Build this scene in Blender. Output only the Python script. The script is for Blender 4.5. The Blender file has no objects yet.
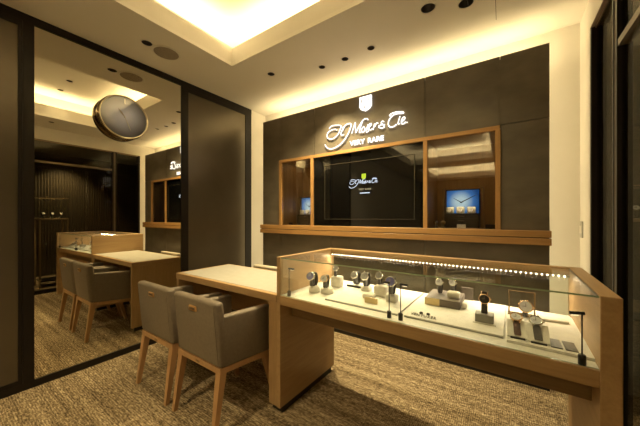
import bpy, bmesh, math, random
from mathutils import Vector, Matrix
random.seed(7)
scene = bpy.context.scene
COL = scene.collection
PI = math.pi

# ------------------------------------------------------------------ materials
def new_mat(name):
    m = bpy.data.materials.new(name); m.use_nodes = True
    nt = m.node_tree; nt.nodes.clear()
    out = nt.nodes.new('ShaderNodeOutputMaterial')
    return m, nt, out
def N(nt, t, **kw):
    n = nt.nodes.new(t)
    for k, v in kw.items(): setattr(n, k, v)
    return n
def coords(nt, scale):
    tc = N(nt, 'ShaderNodeTexCoord'); mp = N(nt, 'ShaderNodeMapping')
    mp.inputs['Scale'].default_value = scale
    nt.links.new(tc.outputs['Object'], mp.inputs['Vector'])
    return mp.outputs['Vector']
def noise(nt, vec, scale=1.0, detail=3, rough=.55):
    n = N(nt, 'ShaderNodeTexNoise'); n.inputs['Scale'].default_value = scale
    n.inputs['Detail'].default_value = detail; n.inputs['Roughness'].default_value = rough
    nt.links.new(vec, n.inputs['Vector']); return n.outputs['Fac']
def ramp(nt, fac, stops):
    r = N(nt, 'ShaderNodeValToRGB'); e = r.color_ramp.elements
    while len(e) > 1: e.remove(e[-1])
    e[0].position = stops[0][0]; e[0].color = (*stops[0][1], 1)
    for p, c in stops[1:]:
        x = e.new(p); x.color = (*c, 1)
    nt.links.new(fac, r.inputs['Fac']); return r.outputs['Color']
def bump(nt, fac, strength, dist=.002):
    b = N(nt, 'ShaderNodeBump'); b.inputs['Strength'].default_value = strength
    b.inputs['Distance'].default_value = dist
    nt.links.new(fac, b.inputs['Height']); return b.outputs['Normal']
def principled(name, col, rough=.5, metal=0.0, spec=.5, coat=0.0, var=None, scale=(40, 40, 40), bmp=0, lo=.35, hi=.65, bdist=.002):
    m, nt, out = new_mat(name)
    p = N(nt, 'ShaderNodeBsdfPrincipled')
    p.inputs['Roughness'].default_value = rough; p.inputs['Metallic'].default_value = metal
    p.inputs['Specular IOR Level'].default_value = spec; p.inputs['Coat Weight'].default_value = coat
    p.inputs['Coat Roughness'].default_value = .03
    f = noise(nt, coords(nt, scale), 1, 4)
    c2 = var if var else tuple(x * .9 for x in col)
    nt.links.new(ramp(nt, f, [(lo, c2), (hi, col)]), p.inputs['Base Color'])
    if bmp: nt.links.new(bump(nt, f, bmp, bdist), p.inputs['Normal'])
    nt.links.new(p.outputs[0], out.inputs['Surface'])
    return m
def wood(name, dark, light, axis='x', rough=.42):
    s = {'x': (1.6, 26, 26), 'y': (26, 1.6, 26), 'z': (26, 26, 1.6)}[axis]
    m, nt, out = new_mat(name)
    p = N(nt, 'ShaderNodeBsdfPrincipled'); p.inputs['Roughness'].default_value = rough
    f = noise(nt, coords(nt, s), 1, 6, .6)
    f2 = noise(nt, coords(nt, tuple(v * 4 for v in s)), 1, 2)
    mx = N(nt, 'ShaderNodeMix'); mx.data_type = 'FLOAT'; mx.inputs['Factor'].default_value = .3
    nt.links.new(f, mx.inputs['A']); nt.links.new(f2, mx.inputs['B'])
    nt.links.new(ramp(nt, mx.outputs['Result'], [(.3, dark), (.7, light)]), p.inputs['Base Color'])
    nt.links.new(bump(nt, f2, .15, .001), p.inputs['Normal'])
    nt.links.new(p.outputs[0], out.inputs['Surface'])
    return m
def emit(name, col, s):
    m, nt, out = new_mat(name)
    e = N(nt, 'ShaderNodeEmission'); e.inputs['Color'].default_value = (*col, 1); e.inputs['Strength'].default_value = s
    nt.links.new(e.outputs[0], out.inputs['Surface']); return m
def glassy(name, tint, base, grow, rough=0.0):
    m, nt, out = new_mat(name)
    t = N(nt, 'ShaderNodeBsdfTransparent'); t.inputs['Color'].default_value = (*tint, 1)
    g = N(nt, 'ShaderNodeBsdfGlossy'); g.inputs['Roughness'].default_value = rough
    lw = N(nt, 'ShaderNodeFresnel'); lw.inputs['IOR'].default_value = 1.45
    ma = N(nt, 'ShaderNodeMath', operation='MULTIPLY_ADD'); ma.inputs[1].default_value = grow; ma.inputs[2].default_value = base
    nt.links.new(lw.outputs[0], ma.inputs[0])
    mx = N(nt, 'ShaderNodeMixShader')
    nt.links.new(ma.outputs[0], mx.inputs[0]); nt.links.new(t.outputs[0], mx.inputs[1]); nt.links.new(g.outputs[0], mx.inputs[2])
    nt.links.new(mx.outputs[0], out.inputs['Surface']); return m

M = {}
M['ceil'] = principled('ceiling_paint', (.84, .80, .72), .9, var=(.82, .78, .70), scale=(3, 3, 3))
M['cream'] = principled('cream_paint', (.80, .76, .68), .8, var=(.78, .74, .66), scale=(6, 6, 6))
M['oak'] = wood('oak_veneer', (.40, .255, .120), (.52, .345, .170), 'x')
M['oakz'] = wood('oak_veneer_upright', (.40, .255, .120), (.52, .345, .170), 'z')
M['oaky'] = wood('oak_veneer_end', (.42, .27, .13), (.54, .36, .18), 'y')
M['oakshade'] = wood('shade_darkened_oak', (.20, .12, .055), (.28, .18, .085), 'x')  # oak darkened so the shade under the case is in its colour
M['walnut'] = wood('walnut_frame', (.40, .215, .075), (.54, .31, .115), 'x')
M['walnutz'] = wood('walnut_frame_upright', (.40, .215, .075), (.54, .31, .115), 'z')
M['chairwood'] = wood('chair_beech', (.42, .24, .11), (.55, .33, .16), 'z')
M['panel'] = principled('charcoal_plaster_panel', (.20, .172, .128), .40, var=(.13, .112, .083), scale=(3.5, 3.5, 7), lo=.3, hi=.72, bmp=.05)
M['black'] = principled('black_lacquer', (.012, .010, .009), .35)
M['blackmetal'] = principled('dark_bronze_frame', (.014, .010, .007), .45, metal=.1, spec=.3)
M['bronze'] = principled('bronze_metal', (.36, .24, .12), .3, metal=.9)
M['header'] = principled('brown_header', (.14, .09, .05), .6)
M['smoked'] = principled('smoked_bronze_mirror', (.145, .12, .085), .30, metal=.55, var=(.12, .10, .07), scale=(2, 2, 2))
M['tan_leather'] = principled('greige_leather', (.225, .185, .140), .58, var=(.20, .163, .122), scale=(60, 60, 60), bmp=.15)
M['cream_leather'] = principled('cream_leather', (.62, .56, .44), .55)
M['inlay'] = principled('cream_desk_leather', (.47, .455, .405), .55, var=(.44, .425, .37), scale=(20, 20, 20))
M['deck'] = principled('white_suede', (.78, .76, .70), .8)
M['grey'] = principled('grey_trim', (.30, .29, .26), .6)
M['lightgrey'] = principled('pale_grey_edge', (.42, .41, .37), .7)
M['white'] = principled('white_suede_cushion', (.74, .70, .62), .85, bmp=.1)
M['strap_black'] = principled('black_strap', (.02, .018, .018), .5)
M['strap_brown'] = principled('brown_strap', (.10, .04, .025), .5)
M['strap_grey'] = principled('grey_strap', (.10, .095, .09), .6)
M['steel'] = principled('polished_steel', (.75, .73, .70), .18, metal=1)
M['clockcase'] = principled('aged_rose_gold', (.26, .19, .12), .2, metal=1)
M['bezel'] = principled('pale_gold_bezel', (.90, .78, .56), .25, metal=.6)
M['gold'] = principled('rose_gold', (.85, .58, .36), .2, metal=1)
M['dial_white'] = principled('silver_dial', (.75, .75, .80), .35)
M['dial_blue'] = principled('violet_blue_dial', (.18, .18, .50), .3)
M['dial_black'] = principled('black_dial', (.015, .015, .02), .3)
M['dial_grey'] = principled('grey_dial', (.35, .35, .36), .3, metal=.4)
M['darkbronze'] = principled('dark_bronze_mullion', (.17, .13, .08), .4, metal=.3)
M['showbronze'] = principled('bronze_showcase_frame', (.36, .27, .16), .45, metal=.2)
M['brass'] = principled('brushed_brass', (.62, .48, .26), .35, metal=.8)
M['greybox'] = principled('taupe_tray', (.17, .14, .12), .55)
M['steelplate'] = principled('grey_steel_tile', (.13, .125, .11), .5)
M['speaker'] = principled('speaker_mesh', (.40, .34, .26), .8, var=(.25, .21, .16), scale=(400, 400, 400), lo=.45, hi=.55)
M['can'] = principled('can_interior', (.05, .035, .02), .35, metal=.3)
M['led'] = emit('led_diode', (1, .82, .55), 14)
M['lampface'] = emit('lamp_lens', (1, .8, .5), 1.2)
M['sign'] = emit('sign_light', (1, .95, .88), 1.7)
M['screen_white'] = emit('screen_white', (.75, .85, 1), .9)
M['screen_lime'] = emit('screen_lime', (.55, .70, .04), .8)
M['screen_gold'] = emit('screen_gold', (.8, .7, .4), .35)
M['glass'] = glassy('clear_glass', (.97, .985, .97), .015, .28)
M['niche_glass'] = glassy('cabinet_glass', (.95, .95, .93), .075, .8)
M['wallglass'] = glassy('dark_tinted_glass', (.72, .70, .64), .010, .12)
M['glassedge'] = principled('green_glass_edge', (.33, .42, .27), .25, spec=.8)
M['corridor'] = principled('corridor_paint', (.20, .18, .13), .8)
M['slats'] = principled('dark_slats', (.085, .066, .042), .5)
M['paper'] = principled('white_card', (.80, .78, .72), .7)
M['tv'] = principled('black_screen_glass', (.004, .004, .004), .03, spec=.6)
M['tvframe'] = principled('black_bezel', (.05, .045, .035), .25, spec=.7)

def mirror_mat():
    m, nt, out = new_mat('mirror_silver')
    g = N(nt, 'ShaderNodeBsdfGlossy'); g.inputs['Roughness'].default_value = 0
    f = noise(nt, coords(nt, (1, 1, 1)), 1, 1)
    nt.links.new(ramp(nt, f, [(0, (.72, .69, .60)), (1, (.74, .71, .62))]), g.inputs['Color'])
    nt.links.new(g.outputs[0], out.inputs['Surface']); return m
M['mirror'] = mirror_mat()

def carpet_mat():
    m, nt, out = new_mat('woven_carpet')
    p = N(nt, 'ShaderNodeBsdfPrincipled'); p.inputs['Roughness'].default_value = .95
    p.inputs['Specular IOR Level'].default_value = .1
    def mix(x, y, f):
        n = N(nt, 'ShaderNodeMix'); n.data_type = 'FLOAT'; n.inputs['Factor'].default_value = f
        nt.links.new(x, n.inputs['A']); nt.links.new(y, n.inputs['B']); return n.outputs['Result']
    def math_(op, x, y=None, v=None):
        n = N(nt, 'ShaderNodeMath', operation=op); nt.links.new(x, n.inputs[0])
        if y is not None: nt.links.new(y, n.inputs[1])
        elif v is not None: n.inputs[1].default_value = v
        return n.outputs[0]
    sep = N(nt, 'ShaderNodeSeparateXYZ'); nt.links.new(coords(nt, (1, 1, 1)), sep.inputs[0])
    wob = noise(nt, coords(nt, (25, 40, 1)), 1, 3)
    rows = math_('SINE', math_('ADD', math_('MULTIPLY', sep.outputs['Y'], None, 2 * PI / .0125), math_('MULTIPLY', wob, None, 9)))
    wob2 = noise(nt, coords(nt, (40, 12, 1)), 1, 2)
    cols = math_('SINE', math_('ADD', math_('MULTIPLY', sep.outputs['X'], None, 2 * PI / .011), math_('MULTIPLY', wob2, None, 10)))
    r01 = math_('MULTIPLY_ADD', rows, None, .5); c01 = math_('MULTIPLY_ADD', cols, None, .5)
    for o_ in (r01, c01): o_.node.inputs[2].default_value = .5
    a = noise(nt, coords(nt, (26, 105, 1)), 1, 3, .7)
    b = noise(nt, coords(nt, (150, 45, 1)), 1, 2, .6)
    c = noise(nt, coords(nt, (.8, 16, 1)), 1, 3, .6)
    f = mix(mix(mix(a, b, .38), mix(r01, c01, .5), .12), c, .20)
    nt.links.new(ramp(nt, f, [(.38, (.045, .031, .017)), (.47, (.18, .130, .075)), (.53, (.36, .275, .165)), (.62, (.74, .61, .41))]), p.inputs['Base Color'])
    nt.links.new(bump(nt, f, .6, .006), p.inputs['Normal'])
    nt.links.new(p.outputs[0], out.inputs['Surface']); return m
M['carpet'] = carpet_mat()

def dial_mat():
    """sunburst silver-grey dial with darker fume rim"""
    m, nt, out = new_mat('grey_sunburst_dial')
    p = N(nt, 'ShaderNodeBsdfPrincipled'); p.inputs['Metallic'].default_value = .5
    p.inputs['Roughness'].default_value = .36; p.inputs['Anisotropic'].default_value = .6
    tg = N(nt, 'ShaderNodeTangent'); tg.direction_type = 'RADIAL'; tg.axis = 'X'
    nt.links.new(tg.outputs[0], p.inputs['Tangent'])
    g = N(nt, 'ShaderNodeTexGradient'); g.gradient_type = 'SPHERICAL'
    tc = N(nt, 'ShaderNodeTexCoord'); mp = N(nt, 'ShaderNodeMapping'); mp.inputs['Scale'].default_value = (0, 6, 6)
    nt.links.new(tc.outputs['Object'], mp.inputs['Vector']); nt.links.new(mp.outputs['Vector'], g.inputs['Vector'])
    nt.links.new(ramp(nt, g.outputs['Fac'], [(0, (.05, .05, .065)), (.3, (.13, .14, .20)), (1, (.34, .36, .52))]), p.inputs['Base Color'])
    p.inputs['Coat Weight'].default_value = 1; p.inputs['Coat Roughness'].default_value = 0; p.inputs['Coat IOR'].default_value = 1.75
    nt.links.new(p.outputs[0], out.inputs['Surface']); return m
M['clockdial'] = dial_mat()

def picture_mat():
    """lit screen picture: blue with pale streak"""
    m, nt, out = new_mat('blue_screen_picture')
    tc = N(nt, 'ShaderNodeTexCoord'); mp = N(nt, 'ShaderNodeMapping')
    mp.inputs['Scale'].default_value = (6.5, 6.5, 6.5); mp.inputs['Location'].default_value = (.1, 0, -1.56)
    nt.links.new(tc.outputs['Object'], mp.inputs['Vector'])
    g = N(nt, 'ShaderNodeTexGradient'); g.gradient_type = 'SPHERICAL'; nt.links.new(mp.outputs['Vector'], g.inputs['Vector'])
    e = N(nt, 'ShaderNodeEmission'); e.inputs['Strength'].default_value = .9
    nt.links.new(ramp(nt, g.outputs['Fac'], [(0, (.01, .05, .16)), (.3, (.04, .14, .36)), (.75, (.42, .55, .58))]), e.inputs['Color'])
    nt.links.new(e.outputs[0], out.inputs['Surface']); return m
M['picture'] = picture_mat()

# ------------------------------------------------------------------ mesh builder
class MB:
    def __init__(s): s.v = []; s.f = []; s.mi = []; s.mats = []; s.cur = 0; s.T = Matrix.Identity(4); s.sm = []
    def mat(s, m):
        if m not in s.mats: s.mats.append(m)
        s.cur = s.mats.index(m); return s
    def add(s, vs, fs, smooth=False):
        b = len(s.v); s.v += [tuple(s.T @ Vector(p)) for p in vs]
        for f in fs: s.f.append([b + i for i in f]); s.mi.append(s.cur); s.sm.append(smooth)
        return s
    def box(s, x0, x1, y0, y1, z0, z1):
        vs = [(x, y, z) for z in (z0, z1) for y in (y0, y1) for x in (x0, x1)]
        return s.add(vs, [(0, 2, 3, 1), (4, 5, 7, 6), (0, 1, 5, 4), (2, 6, 7, 3), (0, 4, 6, 2), (1, 3, 7, 5)])
    def bbox(s, x0, x1, y0, y1, z0, z1, r=.004, seg=2):
        """box with rounded edges"""
        bm = bmesh.new(); bmesh.ops.create_cube(bm, size=1)
        for v in bm.verts: v.co = Vector(((x0 + x1) / 2 + v.co.x * (x1 - x0), (y0 + y1) / 2 + v.co.y * (y1 - y0), (z0 + z1) / 2 + v.co.z * (z1 - z0)))
        r = min(r, .49 * min(x1 - x0, y1 - y0, z1 - z0))
        bmesh.ops.bevel(bm, geom=bm.edges[:], offset=r, segments=seg, profile=.5, affect='EDGES')
        bm.verts.index_update()
        s.add([v.co[:] for v in bm.verts], [[v.index for v in f.verts] for f in bm.faces], seg > 1); bm.free(); return s
    def cyl(s, c, r, h, axis='z', n=20, r2=None):
        r2 = r if r2 is None else r2; vs = []
        for k, (rr, hh) in enumerate(((r, 0), (r2, h))):
            for i in range(n):
                a = 2 * PI * i / n; u, w = rr * math.cos(a), rr * math.sin(a)
                p = {'z': (u, w, hh), 'y': (u, hh, w), 'x': (hh, u, w)}[axis]
                vs.append(tuple(c[j] + p[j] for j in range(3)))
        s.add(vs, [(i, (i + 1) % n, n + (i + 1) % n, n + i) for i in range(n)], True)
        s.add(vs, [list(range(n))[::-1], list(range(n, 2 * n))]); return s
    def lathe(s, prof, c=(0, 0, 0), axis='z', n=32, closed=False):
        vs = []; m = len(prof)
        for i in range(n):
            a = 2 * PI * i / n
            for r, h in prof:
                u, w = r * math.cos(a), r * math.sin(a)
                p = {'z': (u, w, h), 'y': (u, h, w), 'x': (h, u, w)}[axis]
                vs.append(tuple(c[j] + p[j] for j in range(3)))
        fs = []
        for i in range(n):
            for j in range(m if closed else m - 1):
                j2 = (j + 1) % m; i2 = (i + 1) % n
                fs.append((i * m + j, i2 * m + j, i2 * m + j2, i * m + j2))
        return s.add(vs, fs, True)
    def hexa(s, bot, top):
        return s.add(list(bot) + list(top), [(3, 2, 1, 0), (4, 5, 6, 7), (0, 1, 5, 4), (1, 2, 6, 5), (2, 3, 7, 6), (3, 0, 4, 7)])
    def taper(s, p0, p1, a, b):
        """square leg from p0 (half size a) to p1 (half size b)"""
        q = [(-1, -1), (1, -1), (1, 1), (-1, 1)]
        return s.hexa([(p0[0] + i * a, p0[1] + j * a, p0[2]) for i, j in q], [(p1[0] + i * b, p1[1] + j * b, p1[2]) for i, j in q])
    def tube(s, pts, r, n=8, flat=None):
        """tube along pts; flat=(axis index, factor) squashes"""
        P = [Vector(p) for p in pts]; vs = []
        up = Vector((0, 1, 0)) if flat else Vector((0.13, .2, .97))
        for i, p in enumerate(P):
            t = (P[min(i + 1, len(P) - 1)] - P[max(i - 1, 0)]).normalized()
            a = t.cross(up).normalized(); b = t.cross(a).normalized()
            rr = r[i] if isinstance(r, (list, tuple)) else r
            for k in range(n):
                an = 2 * PI * k / n
                vs.append(tuple(p + a * math.cos(an) * rr + b * math.sin(an) * rr))
        m = len(P)
        fs = [(i * n + k, i * n + (k + 1) % n, (i + 1) * n + (k + 1) % n, (i + 1) * n + k) for i in range(m - 1) for k in range(n)]
        s.add(vs, fs, True); return s.add(vs, [list(range(n))[::-1], list(range((m - 1) * n, m * n))])
    def build(s, name, m=None, parent=None, **kw):
        me = bpy.data.meshes.new(name)
        me.from_pydata(s.v, [], s.f)
        mats = s.mats if s.mats else [m]
        for x in mats: me.materials.append(x)
        for p, i, sm in zip(me.polygons, s.mi, s.sm): p.material_index = i; p.use_smooth = sm
        bm = bmesh.new(); bm.from_mesh(me); bmesh.ops.recalc_face_normals(bm, faces=bm.faces); bm.to_mesh(me); bm.free()
        me.update()
        o = bpy.data.objects.new(name, me); COL.objects.link(o)
        if parent: o.parent = parent
        for k, v in kw.items(): o[k] = v
        return o
def struct(name, mb, m=None): return mb.build(name, m, None, kind='structure')
def tag(o, label, cat, group=None):
    o['label'] = label; o['category'] = cat
    if group: o['group'] = group
    return o
def thing(name, label, cat, loc=(0, 0, 0), rz=0, group=None):
    o = bpy.data.objects.new(name, None); COL.objects.link(o); o.location = loc; o.rotation_euler = (0, 0, rz)
    o.empty_display_size = .1
    return tag(o, label, cat, group)
def dup(root, label, loc, rz=None, group=None):
    r = root.copy(); COL.objects.link(r); r.location = loc; r['label'] = label
    if rz is not None: r.rotation_euler = (0, 0, rz)
    if group: r['group'] = group
    for ch in list(root.children):
        c = ch.copy(); COL.objects.link(c); c.parent = r
        for g in list(ch.children):
            d = g.copy(); COL.objects.link(d); d.parent = c
    return r
def catmull(pts, k=8):
    P = [Vector(p) for p in pts]; P = [P[0] * 2 - P[1]] + P + [P[-1] * 2 - P[-2]]; out = []
    for i in range(1, len(P) - 2):
        for j in range(k):
            t = j / k; a, b, c, d = P[i - 1:i + 3]
            out.append(.5 * ((2 * b) + (c - a) * t + (2 * a - 5 * b + 4 * c - d) * t * t + (3 * b - a - 3 * c + d) * t ** 3))
    out.append(P[-2]); return out
def text_obj(name, txt, size, mat, parent, M4, ext=.002, space=1.0, bold=.0):
    cu = bpy.data.curves.new(name, 'FONT'); cu.body = txt; cu.size = size; cu.extrude = ext; cu.align_x = 'CENTER'; cu.align_y = 'CENTER'
    cu.space_character = space; cu.offset = bold
    t = bpy.data.objects.new(name, cu); COL.objects.link(t)
    dg = bpy.context.evaluated_depsgraph_get(); me = bpy.data.meshes.new_from_object(t.evaluated_get(dg))
    bpy.data.objects.remove(t); me.transform(M4); me.materials.clear(); me.materials.append(mat)
    o = bpy.data.objects.new(name, me); COL.objects.link(o)
    if parent: o.parent = parent
    return o

# ------------------------------------------------------------------ dimensions
LX, RX, BY, H = -2.838, .478, 2.77, 2.70
PF = 2.50            # front of back-wall panelling
RY = -6.6            # rear wall
C1 = (-2.164, -.20, -2.76, 1.672)
C2 = (-2.164, -.20, -5.96, -3.5)

# ------------------------------------------------------------------ room shell
struct('floor', MB().box(-3.1, 3.2, RY - .1, 6.2, -.05, 0), M['carpet'])

# ceiling: lower slab around two coffers, upstands, cove walls, upper ceiling; downlight holes cut through
DL = [(-1.956, 1.989, .036), (-1.455, 2.175, .032), (-1.206, 2.184, .032), (-.942, 2.168, .032),
      (-2.468, 1.051, .040), (-.433, 1.977, .047), (-.209, 2.077, .047), (.06, 1.10, .034),
      (-1.0, -3.12, .036), (-2.468, -.6, .040), (.06, -.7, .034)]
DLU = [(-.833, 1.105, .034), (-.382, 1.11, .034), (-1.45, -.75, .034)]    # in the coffer's upper ceiling
UZ = 3.08
mb = MB()
x0, x1 = -3.0, .60
mb.box(x0, C1[0], RY, 3.1, H, H + .03); mb.box(C1[1], x1, RY, 3.1, H, H + .03)
mb.box(C1[0], C1[1], C1[3], 3.1, H, H + .03); mb.box(C1[0], C1[1], C2[3], C1[2], H, H + .03); mb.box(C1[0], C1[1], RY, C2[2], H, H + .03)
cl = mb.build('ceiling', M['ceil'], None, kind='structure')
def cut(o, holes, z, depth):
    c = MB()
    for x, y, r in holes: c.cyl((x, y, z - .05), r, depth, 'z', 24)
    co = c.build('cutter', M['ceil'])
    mod = o.modifiers.new('b', 'BOOLEAN'); mod.operation = 'DIFFERENCE'; mod.object = co; mod.solver = 'EXACT'
    dg = bpy.context.evaluated_depsgraph_get(); dg.update()
    me = bpy.data.meshes.new_from_object(o.evaluated_get(dg)); o.modifiers.clear(); o.data = me
    bpy.data.objects.remove(co)
cut(cl, DL, H, .2)
cl.data.materials.clear(); cl.data.materials.append(M['ceil'])
up = MB().box(x0, x1, RY, 3.1, UZ, UZ + .03)
uo = up.build('ceiling_coffer', M['ceil'], None, kind='structure')
cut(uo, DLU, UZ, .2); uo.data.materials.clear(); uo.data.materials.append(M['ceil'])
up = MB()
for c in (C1, C2):
    t = .022; h = 2.868; g = .26
    up.box(c[0] - t, c[0], c[2] - t, c[3] + t, H + .03, h); up.box(c[1], c[1] + t, c[2] - t, c[3] + t, H + .03, h)
    up.box(c[0], c[1], c[2] - t, c[2], H + .03, h); up.box(c[0], c[1], c[3], c[3] + t, H + .03, h)
    up.box(c[0] - g - t, c[0] - g, c[2] - g, c[3] + g, H + .03, UZ); up.box(c[1] + g, c[1] + g + t, c[2] - g, c[3] + g, H + .03, UZ)
    up.box(c[0] - g, c[1] + g, c[2] - g - t, c[2] - g, H + .03, UZ); up.box(c[0] - g, c[1] + g, c[3] + g, c[3] + g + t, H + .03, UZ)
struct('trim_1', up, M['cream'])          # coffer upstands and cove walls

# left wall, rear wall
mb = MB().box(-3.0, -2.86, RY, 3.1, 0, H); mb.box(-2.86, LX, 2.503, 3.1, 0, H); mb.box(-2.86, LX, RY, -.42, 0, H)
struct('wall_left', mb, M['cream'])
struct('wall_rear', MB().box(-3.0, .6, RY - .1, RY, 0, H), M['header'])
# back wall with two niche openings cut back
mb = MB()
nx0, nx1, nz0, nz1 = -2.36, -.035, 1.12, 1.965
mb.box(-3.0, nx0, BY, 3.1, 0, H); mb.box(nx1, 3.2, BY, 3.1, 0, H) if False else mb.box(nx1, .60, BY, 3.1, 0, H)
mb.box(nx0, nx1, BY, 3.1, 0, nz0); mb.box(nx0, nx1, BY, 3.1, nz1, H)
struct('wall_back', mb, M['cream'])
# right wall: solid return, header over glass
mb = MB().mat(M['cream']).box(RX, .60, 2.49, BY, 0, H).box(RX, .60, RY, -1.6, 0, H).box(RX, .60, -1.6, 2.49, 2.495, H)
mb.mat(M['header']).box(RX + .001, .60, -1.6, 2.488, 2.487, 2.495)
struct('wall_right', mb)

# panelling on back wall (dark plaster panels with narrow joints)
mb = MB(); g = .0025
def panel(a, b, z0, z1): mb.box(a + g, b - g, PF, PF + .018, z0 + g, z1 - g)
panel(-2.604, -2.287, 1.04, 2.484)
for a, b in ((-2.287, -1.775), (-1.775, -.5725), (-.5725, -.019)): panel(a, b, 1.941, 2.484)
panel(-.019, .276, 1.952, 2.484); panel(-.019, .276, 1.04, 1.952)
for a, b in ((-2.604, -2.287), (-2.287, -1.555), (-1.555, -.5725), (-.5725, -.019), (-.019, .276)): panel(a, b, .034, 1.04)
# dark backing added behind the joints to stop backlight leaking
for z0_, z1_ in ((1.941, 2.47), (.04, 1.04)): mb.box(-2.59, .262, PF + .028, PF + .043, z0_, z1_)
mb.box(-2.59, -2.27, PF + .028, PF + .043, 1.04, 1.941); mb.box(-.015, .262, PF + .028, PF + .043, 1.04, 1.941)
struct('trim_2', mb, M['panel'])
struct('baseboard_back', MB().box(-2.604, .276, 2.502, 2.54, 0, .034), M['black'])

# ------------------------------------------------------------------ left wall sliding panels and mirror
FX = -2.828
mb = MB()
mb.box(-2.86, FX, -.42, 2.503, 2.642, 2.699)          # head track
mb.box(-2.86, FX, -.42, 2.503, .0, .051)              # floor track
struct('trim_3', mb, M['blackmetal'])
def door(name, ya, yb, s0, s1):
    r = bpy.data.objects.new(name, None); COL.objects.link(r); r['kind'] = 'structure'
    MB().box(-2.856, -2.8375, ya + s0, yb - s1, .08, 2.60).build('door_panel', M['smoked'], r)
    f = MB().box(-2.856, -2.830, ya, ya + s0, .051, 2.642).box(-2.856, -2.830, yb - s1, yb, .051, 2.642)
    f.box(-2.856, -2.830, ya + s0, yb - s1, .051, .08).box(-2.856, -2.830, ya + s0, yb - s1, 2.60, 2.642)
    f.build('door_frame', M['blackmetal'], r)
door('door_1', -.42, .395, .06, .022)
door('door_2', 1.54, 2.503, .077, .10)
mr = thing('wall_mirror', 'tall clear mirror between the dark framed sliding panels on the left wall', 'mirror', (-2.85, 1.0, 0))
def rel(mb, o):
    mb.T = Matrix.Translation(-Vector(o.location)); return mb
rel(MB(), mr).box(-2.852, LX, .453, 1.54, .051, 2.642).build('mirror_glass', M['mirror'], mr)
rel(MB(), mr).box(-2.856, FX, .396, .453, .051, 2.642).build('stile', M['blackmetal'], mr)

# wall clock on the mirror
ck = thing('wall_clock', 'round silver grey clock in a rose gold case mounted high on the mirror', 'clock', (LX, .998, 2.124))
R_ = .192
MB().lathe([(R_ * .86, .001), (R_ * .97, .006), (R_, .03), (R_, .062), (R_ * .975, .074)], (0, 0, 0), 'x', 64).build('case', M['clockcase'], ck)
MB().lathe([(R_ * .975, .074), (R_ * .965, .082), (R_ * .95, .086), (R_ * .925, .082), (R_ * .915, .070)], (0, 0, 0), 'x', 64).build('bezel', M['bezel'], ck)
d = MB().cyl((.060, 0, 0), R_ * .918, .012, 'x', 64).build('dial', M['clockdial'], ck)
for i in range(1):
    a = 2 * PI * i / 12; L = .045; r0 = R_ * .83 - L; n = Vector((0, math.sin(a), math.cos(a))); s_ = Vector((0, math.cos(a), -math.sin(a))) * .0016
    p = [n * r0 - s_, n * r0 + s_, n * (r0 + L) + s_, n * (r0 + L) - s_]
    MB().hexa([(.072, q.y, q.z) for q in p], [(.0755, q.y, q.z) for q in p]).build('hour_marker', M['steel'], d)
def hand(name, ang, L, w, x):
    n = Vector((0, math.sin(ang), math.cos(ang))); s_ = Vector((0, math.cos(ang), -math.sin(ang)))
    p = [-n * .012, s_ * w + n * L * .55, n * L, -s_ * w + n * L * .55]
    mm = MB().hexa([(x, q.y, q.z) for q in p], [(x + .0015, q.y, q.z) for q in p]); mm.cyl((x, 0, 0), .006, .003, 'x', 12)
    return mm.build(name, M['greybox'] if name == 'hour_hand' else M['grey'], ck)
hand('hour_hand', math.radians(-37), .082, .0075, .0745)
hand('minute_hand', math.radians(158), .125, .004, .0775)

# ------------------------------------------------------------------ ceiling fittings
def make_downlight():
    t = thing('downlight', 'x', 'downlight', (0, 0, H), 0, 'recessed ceiling downlights')
    MB().lathe([(1.0, .0), (1.0, -.05), (1.18, -.05), (1.18, 0)], (0, 0, 0), 'z', 28, True)
    r = .034
    MB().lathe([(r * .97, .0008), (r * .99, -.0025), (r * 1.10, -.0025), (r * 1.16, 0), (r * 1.14, .0008)], (0, 0, 0), 'z', 28, True).build('trim_ring', M['cream'], t)
    MB().lathe([(r * .965, 0), (r * .93, .03), (r * .70, .075), (r * .0, .076)], (0, 0, 0), 'z', 28).build('reflector', M['can'], t)
    MB().lathe([(r * .55, .068), (r * .4, .062), (0, .060)], (0, 0, 0), 'z', 16).build('lens', M['lampface'], t)
    return t
dlabels = ['small recessed downlight alone near the left end of the back wall ceiling band',
 'small recessed downlight, first of the three in line above the lit sign', 'small recessed downlight, middle of the three in line above the lit sign',
 'small recessed downlight, third of the row above the lit sign', 'dark recessed downlight beside the round ceiling speaker',
 'larger dark recessed downlight left of the adjustable one near the top edge', 'larger adjustable recessed downlight nearest the ceiling access panel',
 'small recessed downlight in the ceiling strip along the right glass wall, seen in the mirror', 'recessed downlight between the two ceiling coffers behind the viewer',
 'recessed downlight over the left sliding doors behind the viewer', 'recessed downlight over the right glass wall behind the viewer']
dproto = make_downlight()
for i, (x, y, r) in enumerate(DL):
    o = dproto if i == 0 else dup(dproto, '', (x, y, H))
    o.location = (x, y, H); s = r / .034; o.scale = (s, s, s); o['label'] = dlabels[i]
for i, (x, y, r) in enumerate(DLU):
    o = dup(dproto, ['recessed downlight in the upper coffer ceiling, farther one of the mirrored pair', 'recessed downlight in the upper coffer ceiling, nearer the glass wall', 'recessed downlight in the coffer ceiling behind the viewer'][i], (x, y, UZ)); o.scale = (1, 1, 1)
sp = thing('ceiling_speaker', 'round flush ceiling speaker grille above the mirror wall', 'speaker', (-2.478, 1.213, H))
MB().lathe([(.098, .0), (.098, -.004), (.112, -.004), (.116, 0)], (0, 0, 0), 'z', 40, True).build('rim', M['cream'], sp)
MB().lathe([(.098, -.0025), (.05, -.0045), (0, -.005)], (0, 0, 0), 'z', 40).build('grille', M['speaker'], sp)
mb = MB(); a0, a1, b0, b1 = -.043, .40, 1.93, 2.378
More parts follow.
